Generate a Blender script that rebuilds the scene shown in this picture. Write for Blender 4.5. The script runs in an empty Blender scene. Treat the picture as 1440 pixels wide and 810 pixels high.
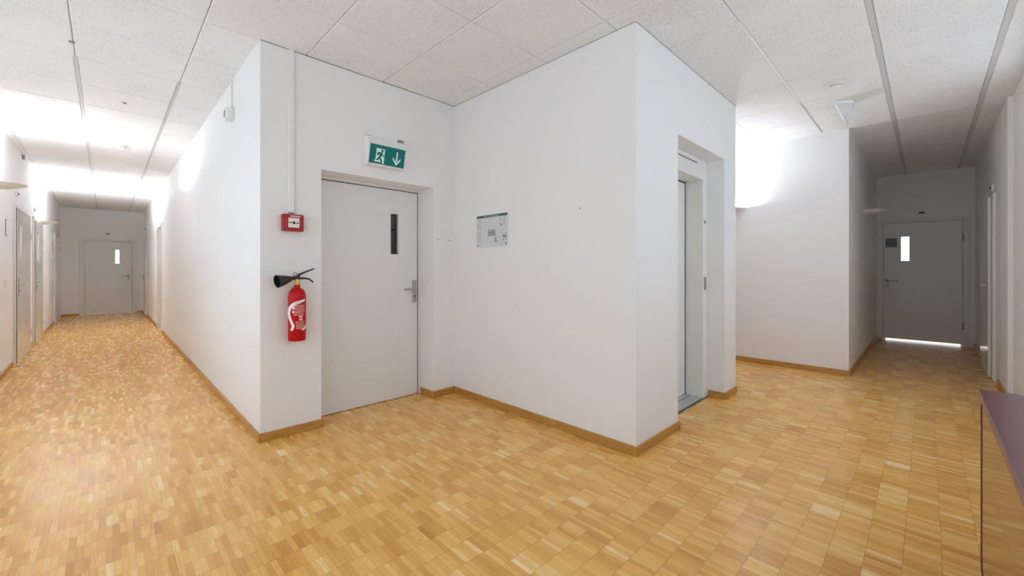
import bpy, bmesh, math, random
from mathutils import Vector, Matrix
random.seed(7)
SC = bpy.context.scene
COL = SC.collection
PI = math.pi

# ------------------------------------------------------------------ materials
def mat(name, color=(.8, .8, .8), rough=.5, metal=0., spec=.5, bump=None, mottle=None, coat=0.):
    m = bpy.data.materials.new(name)
    m.use_nodes = True
    nt = m.node_tree
    b = nt.nodes['Principled BSDF']
    b.inputs['Base Color'].default_value = (*color, 1)
    b.inputs['Roughness'].default_value = rough
    b.inputs['Metallic'].default_value = metal
    b.inputs['Specular IOR Level'].default_value = spec
    b.inputs['Coat Weight'].default_value = coat
    if bump or mottle:
        tc = nt.nodes.new('ShaderNodeTexCoord')
    if bump:
        sc, st, dist = bump
        n = nt.nodes.new('ShaderNodeTexNoise')
        n.inputs['Scale'].default_value = sc
        n.inputs['Detail'].default_value = 4
        nt.links.new(tc.outputs['Object'], n.inputs['Vector'])
        bp = nt.nodes.new('ShaderNodeBump')
        bp.inputs['Strength'].default_value = st
        bp.inputs['Distance'].default_value = dist
        nt.links.new(n.outputs['Fac'], bp.inputs['Height'])
        nt.links.new(bp.outputs['Normal'], b.inputs['Normal'])
    if mottle:
        sc, amt = mottle
        n2 = nt.nodes.new('ShaderNodeTexNoise')
        n2.inputs['Scale'].default_value = sc
        n2.inputs['Detail'].default_value = 5
        nt.links.new(tc.outputs['Object'], n2.inputs['Vector'])
        r = nt.nodes.new('ShaderNodeValToRGB')
        r.color_ramp.elements[0].position = .3
        r.color_ramp.elements[1].position = .7
        r.color_ramp.elements[0].color = (*[c * (1 - amt) for c in color], 1)
        r.color_ramp.elements[1].color = (*[min(1, c * (1 + amt * .4)) for c in color], 1)
        nt.links.new(n2.outputs['Fac'], r.inputs['Fac'])
        nt.links.new(r.outputs['Color'], b.inputs['Base Color'])
    return m

def emis(name, color, strength):
    m = bpy.data.materials.new(name)
    m.use_nodes = True
    nt = m.node_tree
    nt.nodes.remove(nt.nodes['Principled BSDF'])
    e = nt.nodes.new('ShaderNodeEmission')
    e.inputs['Color'].default_value = (*color, 1)
    e.inputs['Strength'].default_value = strength
    nt.links.new(e.outputs[0], nt.nodes['Material Output'].inputs['Surface'])
    return m

def glass(name, tint, gloss=.12, haze=0.):
    m = bpy.data.materials.new(name)
    m.use_nodes = True
    nt = m.node_tree
    nt.nodes.remove(nt.nodes['Principled BSDF'])
    t = nt.nodes.new('ShaderNodeBsdfTransparent')
    t.inputs['Color'].default_value = (*tint, 1)
    g = nt.nodes.new('ShaderNodeBsdfGlossy')
    g.inputs['Roughness'].default_value = .03
    mx = nt.nodes.new('ShaderNodeMixShader')
    mx.inputs[0].default_value = gloss
    nt.links.new(t.outputs[0], mx.inputs[1])
    nt.links.new(g.outputs[0], mx.inputs[2])
    out = mx
    if haze:
        tr = nt.nodes.new('ShaderNodeBsdfTranslucent')
        tr.inputs['Color'].default_value = (.9, .92, .93, 1)
        m2 = nt.nodes.new('ShaderNodeMixShader')
        m2.inputs[0].default_value = haze
        nt.links.new(mx.outputs[0], m2.inputs[1])
        nt.links.new(tr.outputs[0], m2.inputs[2])
        out = m2
    nt.links.new(out.outputs[0], nt.nodes['Material Output'].inputs['Surface'])
    return m

class NT:
    """tiny node-building helper"""
    def __init__(s, m):
        s.t = m.node_tree
    def n(s, typ, **k):
        nd = s.t.nodes.new(typ)
        for a, v in k.items():
            setattr(nd, a, v)
        return nd
    def put(s, sock, v):
        if isinstance(v, (int, float)):
            sock.default_value = v
        elif isinstance(v, tuple):
            sock.default_value = v
        else:
            s.t.links.new(v, sock)
    def math(s, op, a, b=0., c=None):
        nd = s.n('ShaderNodeMath', operation=op)
        s.put(nd.inputs[0], a)
        s.put(nd.inputs[1], b)
        if c is not None:
            s.put(nd.inputs[2], c)
        return nd.outputs[0]
    def xyz(s, x, y, z=0.):
        nd = s.n('ShaderNodeCombineXYZ')
        for i, v in enumerate((x, y, z)):
            s.put(nd.inputs[i], v)
        return nd.outputs[0]
    def white(s, v):
        nd = s.n('ShaderNodeTexWhiteNoise', noise_dimensions='3D')
        s.put(nd.inputs['Vector'], v)
        return nd.outputs['Value']
    def noise(s, v, scale, detail=3., rough=.5):
        nd = s.n('ShaderNodeTexNoise')
        s.put(nd.inputs['Vector'], v)
        nd.inputs['Scale'].default_value = scale
        nd.inputs['Detail'].default_value = detail
        nd.inputs['Roughness'].default_value = rough
        return nd.outputs['Fac']
    def ramp(s, f, stops):
        nd = s.n('ShaderNodeValToRGB')
        e = nd.color_ramp.elements
        while len(e) < len(stops):
            e.new(.5)
        for i, (p, c) in enumerate(stops):
            e[i].position = p
            e[i].color = (*c, 1)
        s.put(nd.inputs[0], f)
        return nd.outputs['Color']
    def mixc(s, f, a, b, mode='MIX'):
        nd = s.n('ShaderNodeMix', data_type='RGBA', blend_type=mode)
        s.put(nd.inputs[0], f)
        s.put(nd.inputs[6], a)
        s.put(nd.inputs[7], b)
        return nd.outputs[2]

def parquet():
    m = mat('oak_parquet', rough=.36, spec=.45)
    g = NT(m)
    b = m.node_tree.nodes['Principled BSDF']
    tc = g.n('ShaderNodeTexCoord')
    sp = g.n('ShaderNodeSeparateXYZ')
    g.t.links.new(tc.outputs['Object'], sp.inputs[0])
    sx = g.math('DIVIDE', sp.outputs[0], .0232)
    sy = g.math('DIVIDE', g.math('SUBTRACT', sp.outputs[1], .072), .116)
    ix, iy = g.math('FLOOR', sx), g.math('FLOOR', sy)
    fx, fy = g.math('FRACT', sx), g.math('FRACT', sy)
    strip = g.white(g.xyz(ix, iy, 3.))
    bx = g.math('FLOOR', g.math('DIVIDE', ix, 5.))
    block = g.white(g.xyz(bx, iy, 11.))
    pair = g.white(g.xyz(g.math('FLOOR', g.math('DIVIDE', ix, 2.)), iy, 27.))
    grainv = g.xyz(g.math('MULTIPLY', sp.outputs[0], 260.), g.math('MULTIPLY', sp.outputs[1], 9.), g.math('MULTIPLY', strip, 40.))
    grain = g.noise(grainv, 1., 4., .6)
    big = g.noise(g.xyz(sp.outputs[0], sp.outputs[1]), .8, 2.)
    t = g.math('MULTIPLY', strip, .40)
    t = g.math('MULTIPLY_ADD', block, .24, t)
    t = g.math('MULTIPLY_ADD', pair, .18, t)
    t = g.math('MULTIPLY_ADD', grain, .34, t)
    t = g.math('MULTIPLY_ADD', big, .16, t)
    c = g.ramp(t, [(.20, PAR[0]), (.46, PAR[1]), (.66, PAR[2]), (.90, PAR[3]), (1.12, PAR[4])])
    # fine joints: between lamellas, and stronger across the rows
    ex = g.math('MINIMUM', fx, g.math('SUBTRACT', 1., fx))
    ey = g.math('MINIMUM', fy, g.math('SUBTRACT', 1., fy))
    worn = g.noise(g.xyz(sp.outputs[0], sp.outputs[1], 4.), 7., 3.)
    jx = g.math('MULTIPLY', g.math('LESS_THAN', ex, .035), .30)
    jy = g.math('MULTIPLY', g.math('LESS_THAN', ey, .013), g.math('MULTIPLY', worn, .80))
    j = g.math('MAXIMUM', jx, jy)
    c = g.mixc(j, c, (.16, .085, .03, 1))
    # little dark knots and gaps
    k = g.noise(g.xyz(g.math('MULTIPLY', sp.outputs[0], 60.), g.math('MULTIPLY', sp.outputs[1], 22.), 9.), 1., 2.)
    k = g.math('MULTIPLY', g.math('GREATER_THAN', k, .735), .55)
    c = g.mixc(k, c, (.18, .095, .035, 1))
    g.put(b.inputs['Base Color'], c)
    r = g.math('MULTIPLY_ADD', grain, .12, .15)
    r = g.math('MULTIPLY_ADD', strip, .08, r)
    g.put(b.inputs['Roughness'], r)
    bp = g.n('ShaderNodeBump')
    bp.inputs['Strength'].default_value = .25
    bp.inputs['Distance'].default_value = .0015
    hgt = g.math('SUBTRACT', g.math('MULTIPLY', strip, .25), j)
    g.put(bp.inputs['Height'], hgt)
    g.put(b.inputs['Normal'], bp.outputs['Normal'])
    return m

def ceiling_board():
    m = mat('mineral_fibre_board', (.8, .8, .8), rough=.95, spec=.1)
    g = NT(m)
    b = m.node_tree.nodes['Principled BSDF']
    tc = g.n('ShaderNodeTexCoord')
    a = g.noise(tc.outputs['Object'], 95., 3., .65)
    f = g.noise(tc.outputs['Object'], 2.2, 2.)
    t = g.math('MULTIPLY_ADD', f, .25, g.math('MULTIPLY', a, .9))
    c = g.ramp(t, [(.36, (.66, .67, .675)), (.52, (.83, .845, .855)), (.75, (.88, .895, .905))])
    g.put(b.inputs['Base Color'], c)
    bp = g.n('ShaderNodeBump')
    bp.inputs['Strength'].default_value = .35
    bp.inputs['Distance'].default_value = .003
    g.put(bp.inputs['Height'], a)
    g.put(b.inputs['Normal'], bp.outputs['Normal'])
    return m

def grainy_wood(name, cols, rough, axis=0, scale=(3., 60., 60.), spec=.5, coat=0.):
    m = mat(name, rough=rough, spec=spec, coat=coat)
    g = NT(m)
    b = m.node_tree.nodes['Principled BSDF']
    tc = g.n('ShaderNodeTexCoord')
    mp = g.n('ShaderNodeMapping')
    mp.inputs['Scale'].default_value = scale
    g.t.links.new(tc.outputs['Object'], mp.inputs['Vector'])
    n = g.noise(mp.outputs[0], 1., 6., .62)
    c = g.ramp(n, [(.3, cols[0]), (.5, cols[1]), (.72, cols[2])])
    g.put(b.inputs['Base Color'], c)
    return m

PAR = [(.54, .245, .045), (.71, .355, .078), (.82, .445, .112), (.89, .55, .172), (.94, .72, .37)]
M = {}
M['wall'] = mat('white_wall_paint', (.865, .87, .875), .6, spec=.3, bump=(55., .12, .004), mottle=(.9, .015))
M['ceiling'] = ceiling_board()
M['groove_shade'] = mat('shaded_grid_steel', (.64, .64, .63), .5)  # grid steel, its grey holding the shade of the recessed bands
M['runner'] = mat('white_grid_steel', (.62, .62, .62), .6)
M['floor'] = parquet()
M['base'] = grainy_wood('oak_baseboard', [(.40, .19, .040), (.50, .255, .058), (.58, .32, .085)], .4, scale=(9., 9., 70.))
M['door'] = mat('grey_white_door_lacquer', (.79, .80, .795), .33, spec=.4, bump=(30., .04, .002))
M['gloss_door'] = mat('glossy_white_door_lacquer', (.74, .74, .725), .16, spec=.6)
M['frame'] = mat('white_steel_frame', (.78, .78, .765), .4)
M['seal_gap'] = mat('dark_seal_and_gap_shade', (.10, .10, .095), .7)
M['shadow_gap'] = mat('painted_gap_grey', (.33, .33, .33), .7)  # grey that puts the shade of the ceiling gap into colour
M['steel'] = mat('brushed_steel', (.50, .49, .47), .33, metal=1.)
M['dsteel'] = mat('dull_steel', (.36, .35, .33), .4, metal=1.)
M['clear'] = glass('clear_glass', (.95, .97, .97), .08)
M['frost'] = glass('frosted_glass', (.85, .87, .88), .1, .5)
M['dark_glass'] = glass('dark_stairwell_glass', (.10, .105, .11), .10)  # tint puts the darkness of the unlit stairwell into the pane
M['white'] = mat('white_plastic', (.84, .84, .83), .4)
M['wmetal'] = mat('white_painted_metal', (.86, .86, .85), .35)
M['wedge'] = mat('light_grey_housing', (.66, .68, .675), .45)
M['grey'] = mat('grey_plastic', (.30, .30, .30), .5)
M['black'] = mat('black_plastic', (.018, .018, .02), .38)
M['blackr'] = mat('black_rubber_horn', (.015, .015, .017), .3)
M['red'] = mat('red_plastic', (.36, .012, .010), .32)
M['exred'] = mat('red_cylinder_lacquer', (.52, .003, .005), .30, spec=.25)
M['brass'] = mat('brass_valve', (.70, .48, .14), .3, metal=1.)
M['yellow'] = mat('yellow_tag', (.85, .62, .08), .5)
M['label'] = mat('white_label_print', (.86, .82, .80), .5)
M['pink'] = mat('pale_label_print', (.80, .50, .47), .5)
M['green'] = mat('safety_sign_green', (.0, .185, .165), .4, spec=.3)
M['signwhite'] = mat('safety_sign_white', (.72, .92, .93), .4)
M['paper'] = mat('plan_sheet', (.70, .72, .75), .25)
M['plan_green'] = mat('plan_header_green', (.045, .12, .085), .3)
M['plan_ink'] = mat('plan_ink_grey', (.16, .18, .20), .5)
M['plan_mid'] = mat('plan_ink_pale', (.40, .42, .46), .5)
M['plan_tint'] = mat('plan_route_green', (.33, .45, .42), .5)
M['plan_blue'] = mat('plan_ink_blue', (.05, .06, .16), .5)
M['plan_red'] = mat('plan_ink_red', (.50, .30, .34), .5)
M['burgundy'] = mat('burgundy_lacquer', (.115, .010, .024), .30, spec=.5, coat=.3, mottle=(2., .15))
M['edgewood'] = grainy_wood('top_edge_wood', [(.22, .09, .05), (.30, .14, .08), (.36, .18, .11)], .4)
M['walnut'] = grainy_wood('walnut_veneer', [(.10, .042, .014), (.17, .078, .028), (.24, .12, .045)], .2, scale=(2.2, 20., 42.), coat=.5)
M['lamp_glow'] = emis('uplighter_glow', (.93, .975, 1.06), 1700.)
M['lamp_glow_far'] = emis('uplighter_glow_far', (.93, .975, 1.06), 6300.)
M['lamp_glow_cross'] = emis('uplighter_glow_cross', (.93, .975, 1.06), 1150.)
M['lamp_glow_added'] = emis('uplighter_glow_added', (.93, .975, 1.06), 500.)
M['lift'] = mat('lift_panel_paint', (.80, .81, .795), .35)
M['alu'] = mat('aluminium_sill', (.72, .73, .74), .42, metal=1.)

# ------------------------------------------------------------------ mesh helpers
class MB:
    def __init__(s):
        s.bm = bmesh.new()
    def _take(s, t):
        me = bpy.data.meshes.new('tmp')
        t.to_mesh(me)
        t.free()
        s.bm.from_mesh(me)
        bpy.data.meshes.remove(me)
        return s
    def box(s, x0, x1, y0, y1, z0, z1, bev=0., seg=1):
        t = bmesh.new()
        bmesh.ops.create_cube(t, size=1)
        for v in t.verts:
            v.co = Vector((x0 + (v.co.x + .5) * (x1 - x0), y0 + (v.co.y + .5) * (y1 - y0), z0 + (v.co.z + .5) * (z1 - z0)))
        if bev:
            bmesh.ops.bevel(t, geom=list(t.edges), offset=bev, segments=seg, affect='EDGES', profile=.5)
        bmesh.ops.recalc_face_normals(t, faces=t.faces)
        return s._take(t)
    def hull(s, pts):
        t = bmesh.new()
        for p in pts:
            t.verts.new(p)
        bmesh.ops.convex_hull(t, input=list(t.verts))
        bmesh.ops.recalc_face_normals(t, faces=t.faces)
        return s._take(t)
    def prism(s, pts, d):
        """polygon of 3-D points extruded by vector d"""
        t = bmesh.new()
        d = Vector(d)
        a = [t.verts.new(p) for p in pts]
        b = [t.verts.new(Vector(p) + d) for p in pts]
        t.faces.new(a)
        t.faces.new(b[::-1])
        n = len(pts)
        for i in range(n):
            t.faces.new((a[i], b[i], b[(i + 1) % n], a[(i + 1) % n]))
        bmesh.ops.triangulate(t, faces=[f for f in t.faces if len(f.verts) > 4])
        bmesh.ops.recalc_face_normals(t, faces=t.faces)
        return s._take(t)
    def quad(s, pts):
        t = bmesh.new()
        t.faces.new([t.verts.new(p) for p in pts])
        return s._take(t)
    def lathe(s, prof, origin=(0, 0, 0), axis=(0, 0, 1), n=40, caps=True):
        """profile of (radius, height) turned about axis"""
        t = bmesh.new()
        q = Vector((0, 0, 1)).rotation_difference(Vector(axis).normalized()).to_matrix()
        o = Vector(origin)
        rings = []
        for r, h in prof:
            if r < 1e-6:
                rings.append([t.verts.new(o + q @ Vector((0, 0, h)))])
            else:
                rings.append([t.verts.new(o + q @ Vector((r * math.cos(2 * PI * i / n), r * math.sin(2 * PI * i / n), h))) for i in range(n)])
        for A, B in zip(rings, rings[1:]):
            for i in range(n):
                j = (i + 1) % n
                if len(A) == 1 and len(B) == 1:
                    continue
                if len(A) == 1:
                    t.faces.new((A[0], B[i], B[j]))
                elif len(B) == 1:
                    t.faces.new((A[i], A[j], B[0]))
                else:
                    t.faces.new((A[i], A[j], B[j], B[i]))
        if caps:
            for R in (rings[0], rings[-1]):
                if len(R) > 2:
                    t.faces.new(R)
        bmesh.ops.recalc_face_normals(t, faces=t.faces)
        return s._take(t)
    def tube(s, pts, rad, n=12):
        t = bmesh.new()
        pts = [Vector(p) for p in pts]
        rads = rad if isinstance(rad, (list, tuple)) else [rad] * len(pts)
        rings = []
        ref = None
        for i, p in enumerate(pts):
            d = (pts[min(i + 1, len(pts) - 1)] - pts[max(i - 1, 0)]).normalized()
            if ref is None:
                ref = d.orthogonal().normalized()
            u = (ref - d * ref.dot(d)).normalized()
            ref = u
            w = d.cross(u)
            rings.append([t.verts.new(p + (u * math.cos(2 * PI * k / n) + w * math.sin(2 * PI * k / n)) * rads[i]) for k in range(n)])
        for A, B in zip(rings, rings[1:]):
            for k in range(n):
                t.faces.new((A[k], A[(k + 1) % n], B[(k + 1) % n], B[k]))
        t.faces.new(rings[0])
        t.faces.new(rings[-1])
        bmesh.ops.recalc_face_normals(t, faces=t.faces)
        return s._take(t)
    def build(s, name, m, parent=None, smooth=False, local=False):
        """world-space mesh -> object; under a parent the vertices become local to the top-level thing"""
        me = bpy.data.meshes.new(name)
        s.bm.to_mesh(me)
        s.bm.free()
        o = bpy.data.objects.new(name, me)
        COL.objects.link(o)
        me.materials.append(m)
        if smooth:
            for p in me.polygons:
                p.use_smooth = True
            me.set_sharp_from_angle(angle=math.radians(38))
        if parent is not None:
            o.parent = parent
            if not local:
                r = parent
                while r.parent:
                    r = r.parent
                me.transform(Matrix.Translation(-r.location))
        return o

def tag(o, label, cat=None, group=None, kind=None):
    o['label'] = label
    if cat:
        o['category'] = cat
    if group:
        o['group'] = group
    if kind:
        o['kind'] = kind
    return o

def thing(name, loc, label, cat, group=None, kind=None):
    o = bpy.data.objects.new(name, None)
    o.empty_display_size = .1
    COL.objects.link(o)
    o.location = loc
    return tag(o, label, cat, group, kind)

def base_at(o, loc):
    """move a one-mesh thing's origin to loc without moving its shape"""
    o.data.transform(Matrix.Translation(-Vector(loc)))
    o.location = loc
    return o

# ------------------------------------------------------------------ plan of the place (metres)
H = 2.846
XA = -.84            # left wall of the long corridor (normal +X)
XL = .774            # its other wall (normal -X)
YD = 3.3095          # wall with the stair door
XP = 2.4665          # wall with the plan
YL = 1.3403          # wall with the lift
XR = 4.4582          # end of the lift wall
XE = 6.0607          # wall of the cross passage
YR = .6321           # left wall of the short corridor
XF = 9.70            # end of the short corridor
YE = 15.75           # end of the long corridor
YN = -.565           # wall behind the sideboard
YF = -.532           # its continuation past the step
XS = 6.02            # the step
TOP = 3.05           # walls run up behind the ceiling boards

def structure(name, mb, m, label, cat='wall', **k):
    return tag(mb.build(name, m, **k), label, cat, kind='structure')

# floor and ceiling
structure('floor', MB().box(-1.2, 10.1, -.9, 16.1, -.15, 0.), M['floor'], 'oak lamella parquet floor of narrow strips laid in straight rows', 'floor')

def ceiling():
    mb = MB()
    mb.box(-1.2, 10.1, -.9, 16.1, H + .020, H + .2)
    px, py = .6235, .6165
    def inside(x0, x1, y0, y1):
        def hit(a0, a1, b0, b1):
            return x1 > a0 and x0 < a1 and y1 > b0 and y0 < b1
        return (hit(XA, XL, YN, YE) or hit(XA, XP, YN, YD) or hit(XA, XE, YN, YL) or hit(XR, XE, YL, 6.0) or hit(XE, XF, YN, YR))
    rnd = random.Random(3)
    for i in range(-2, 17):
        for j in range(-2, 27):
            x0, x1 = -.165 + px * i, -.165 + px * (i + 1)
            y0, y1 = -.365 + py * j, -.365 + py * (j + 1)
            if not inside(x0, x1, y0, y1):
                continue
            g = .002
            gx0 = gx1 = gy0 = gy1 = g
            if x0 > 2.9:                       # wide recessed runners along the short corridor
                if j in (0, 1): gy0 = .017
                if j in (-1, 0): gy1 = .017
                if j == 2: gy0 = .009
                if j == 1: gy1 = .009
            if y0 > 4.4:                       # and along the long one
                if i in (0, 1): gx0 = .012
                if i in (-1, 0): gx1 = .012
            a = [x0 + gx0, x1 - gx1]
            b = [y0 + gy0, y1 - gy1]
            t = bmesh.new()
            dz = [rnd.uniform(-.0012, .0012) for _ in range(4)]
            bev = .006
            lo = [t.verts.new(p) for p in ((a[0] + bev, b[0] + bev, H + dz[0]), (a[1] - bev, b[0] + bev, H + dz[1]), (a[1] - bev, b[1] - bev, H + dz[2]), (a[0] + bev, b[1] - bev, H + dz[3]))]
            mi = [t.verts.new(p) for p in ((a[0], b[0], H + .005), (a[1], b[0], H + .005), (a[1], b[1], H + .005), (a[0], b[1], H + .005))]
            hi = [t.verts.new(p) for p in ((a[0], b[0], H + .019), (a[1], b[0], H + .019), (a[1], b[1], H + .019), (a[0], b[1], H + .019))]
            t.faces.new(lo[::-1])
            for A, B in ((lo, mi), (mi, hi)):
                for k in range(4):
                    t.faces.new((A[k], A[(k + 1) % 4], B[(k + 1) % 4], B[k]))
            bmesh.ops.recalc_face_normals(t, faces=t.faces)
            # outward normals
            mb._take(t)
    return mb
ce = structure('ceiling', ceiling(), M['ceiling'], 'suspended ceiling of square white mineral-fibre boards', 'ceiling')
for j in (0, 1):
    y = -.365 + .6165 * j
    MB().box(2.95, XF, y - .0155, y + .0155, H + .0015, H + .010).build('grid_runner', M['groove_shade'], ce)
MB().box(2.95, 4.83, -.365 + .6165 * 2 - .0085, -.365 + .6165 * 2 + .0085, H + .001, H + .010).build('grid_runner', M['wmetal'], ce)  # white here stands for the light caught by this band
for i in (0, 1):
    x = -.165 + .6235 * i
    MB().box(x - .0105, x + .0105, 4.568, YE, H + .0015, H + .010).build('grid_runner', M['runner'], ce)

W = lambda: MB()
LW = [(-.45 + 1.50 * k, .93 + 1.50 * k) for k in range(4)]      # windows added to the unseen part of the left wall as daylight fill
LWZ0, LWZ1 = .30, 2.72
RW = [(.60 + 1.6 * k, 2.10 + 1.6 * k) for k in range(3)]        # windows added above the sideboard, out of view, also daylight fill
RWZ0, RWZ1 = .86, 2.72
mb = W().box(XA - .2, XA, YN - .2, LW[0][0], 0, TOP).box(XA - .2, XA, LW[-1][1], YE + .2, 0, TOP)
mb.box(XA - .2, XA, LW[0][0], LW[-1][1], 0, LWZ0).box(XA - .2, XA, LW[0][0], LW[-1][1], LWZ1, TOP)
for (a, b), (c, e) in zip(LW, LW[1:]):
    mb.box(XA - .2, XA, b, c, LWZ0, LWZ1)
structure('wall_left', mb, M['wall'], 'long white corridor wall lined with several doors and two wall lamps')
# end wall of the long corridor, with the door opening
LD0, LD1, LDZ = -.445, .575, 2.03
mb = W().box(XA, LD0, YE, YE + .2, 0, TOP).box(LD1, 2.67, YE, YE + .2, 0, TOP).box(LD0, LD1, YE, YE + .2, LDZ, TOP)
structure('wall_long_corridor_end', mb, M['wall'], 'white end wall of the long corridor around a grey door')
# corridor side wall with a deep doorway
RD0, RD1, RDZ = 10.42, 11.40, 2.10
mb = W().box(XL, XL + .2, YD, RD0, 0, TOP).box(XL, XL + .2, RD1, YE, 0, TOP).box(XL, XL + .2, RD0, RD1, RDZ, TOP)
structure('wall_long_corridor_side', mb, M['wall'], 'brightly lit white wall of the long corridor with a conduit box near the ceiling')
# stair-door wall with its reveal
SD0, SD1, SDZ = 1.19, 2.215, 2.0
mb = W().box(XL + .2, SD0, YD, YD + .24, 0, TOP).box(SD1, XP, YD, YD + .24, 0, TOP).box(SD0, SD1, YD, YD + .24, SDZ, TOP)
structure('wall_stair_door', mb, M['wall'], 'white wall holding the grey door, red call point and extinguisher')
structure('wall_plan', W().box(XP, XP + .2, YL + .2, YD + .24, 0, TOP), M['wall'], 'blank white wall carrying the evacuation plan')
LO0, LO1, LOZ = 3.112, 4.135, 2.258
mb = W().box(XP, LO0, YL, YL + .2, 0, TOP).box(LO1, XR, YL, YL + .2, 0, TOP).box(LO0, LO1, YL, YL + .2, LOZ, TOP)
structure('wall_lift', mb, M['wall'], 'narrow white wall with the recessed lift entrance')
structure('wall_passage_near', W().box(XR - .2, XR, YL + .2, 6.0, 0, TOP), M['wall'], 'side wall of the cross passage behind the lift, hidden from here')
structure('wall_passage_end', W().box(XP + .2, XE + .2, 6.0, 6.2, 0, TOP), M['wall'], 'far end wall of the cross passage, hidden from here')
structure('wall_passage', W().box(XE, XE + .2, YR + .2, 6.0, 0, TOP), M['wall'], 'white wall with an uplighter glow beside the lift corner')
structure('wall_short_corridor', W().box(XE, XF, YR, YR + .2, 0, TOP), M['wall'], 'shaded white left wall of the short corridor')
ED0, ED1, EDZ = -.44, .575, 2.055
mb = W().box(XF, XF + .2, ED1, YR + .2, 0, TOP).box(XF, XF + .2, YF - .2, ED0, 0, TOP).box(XF, XF + .2, ED0, ED1, EDZ, TOP)
structure('wall_short_corridor_end', mb, M['wall'], 'shaded end wall around the wide door with daylight under it')
mb = W().box(RW[-1][1], XS, YN - .2, YN, 0, TOP).box(XS, XF, YF - .2, YF, 0, TOP).box(XA, RW[0][0], YN - .2, YN, 0, TOP)
mb.box(RW[0][0], RW[-1][1], YN - .2, YN, 0, RWZ0).box(RW[0][0], RW[-1][1], YN - .2, YN, RWZ1, TOP)
for (a, b), (c, e) in zip(RW, RW[1:]):
    mb.box(b, c, YN - .2, YN, RWZ0, RWZ1)
structure('wall_right', mb, M['wall'], 'white wall at the far right behind the dark red sideboard')

structure('shadow_strip_1', MB().box(XL, XP, YD - .0015, YD, H - .0045, H + .004), M['seal_gap'], 'thin strip coloured dark as the shadow gap where the stair door wall meets the ceiling', 'shadow_strip')  # solid dark strip, the gap's shade put into its colour
structure('shadow_strip_2', MB().box(XP - .0015, XP, YL, YD - .002, H - .004, H + .004), M['shadow_gap'], 'thin strip coloured grey as the shadow gap where the plan wall meets the ceiling', 'shadow_strip')
structure('shadow_strip_3', MB().box(XP, XR, YL - .0015, YL, H - .004, H + .004), M['shadow_gap'], 'thin strip coloured grey as the shadow gap where the lift wall meets the ceiling', 'shadow_strip')
def window(n, axis, a, b, z0, z1, label):  # frame and pane of an added, unseen fill window
    mb, pm = MB(), MB()
    def bx(m, u0, u1, w0, w1, d0, d1, bev=.003):
        if axis == 'y': m.box(XA - d1, XA - d0, u0, u1, w0, w1, bev)
        else: m.box(u0, u1, YN - d1, YN - d0, w0, w1, bev)
    for u0, u1, w0, w1 in ((a, a + .06, z0, z1), (b - .06, b, z0, z1), (a + .06, b - .06, z0, z0 + .06), (a + .06, b - .06, z1 - .06, z1)):
        bx(mb, u0, u1, w0, w1, .10, .17)
    o = structure('window_%d' % n, mb, M['frame'], label, 'window')
    bx(pm, a + .058, b - .058, z0 + .058, z1 - .058, .13, .136, 0)
    pm.build('window_pane', M['clear'], o)
k = 0
for a, b in LW:
    k += 1
    window(k, 'y', a, b, LWZ0, LWZ1, 'added tall daylight window number %d along the left wall, outside the picture' % k)
for q, (a, b) in enumerate(RW):
    k += 1
    window(k, 'x', a, b, RWZ0, RWZ1, 'added daylight window number %d over the sideboard wall, outside the picture' % (q + 1))

# ------------------------------------------------------------------ baseboards
BH, BT = .064, .014
def base(name, boxes, label):
    mb = MB()
    for b in boxes:
        mb.box(*b, 0, BH, .0025)
    structure(name, mb, M['base'], label, 'baseboard')
base('baseboard_left', [(XA, XA + BT, .0, 8.10), (XA, XA + BT, 9.66, 10.02), (XA, XA + BT, 11.36, 13.95)], 'oak baseboard pieces between the doors of the left wall')
base('baseboard_long_end', [(XA + BT, -.50, YE - BT, YE), (.63, XL, YE - BT, YE)], 'short oak baseboards either side of the far grey door')
base('baseboard_long_side', [(XL - BT, XL, YD - BT, 10.34), (XL - BT, XL, 11.48, 14.38)], 'oak baseboard along the bright wall of the long corridor')
base('baseboard_stair_door', [(XL, SD0 + BT, YD - BT, YD), (SD1 - BT, SD1, YD - BT, YD + .2), (SD1, XP, YD - BT, YD)], 'oak baseboard below the fire extinguisher and around the door reveal')
base('baseboard_plan', [(XP - BT, XP, YL - BT, YD - BT)], 'oak baseboard under the wall with the plan')
base('baseboard_lift', [(XP, LO0 + BT, YL - BT, YL), (LO1 - BT, LO1, YL, YL + .14), (LO1 - BT, XR + BT, YL - BT, YL)], 'oak baseboard either side of the lift entrance')
base('baseboard_passage', [(XE - BT, XE, YR - BT, 5.99)], 'oak baseboard along the wall beyond the lift')
base('baseboard_short_left', [(XE, XF - .01, YR - BT, YR)], 'shaded oak baseboard on the short corridor left wall')
base('baseboard_short_right', [(8.20, XF, YF, YF + BT), (2.6, 6.72, YN, YN + BT + .03)], 'oak baseboard along the right wall behind the sideboard')

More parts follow.
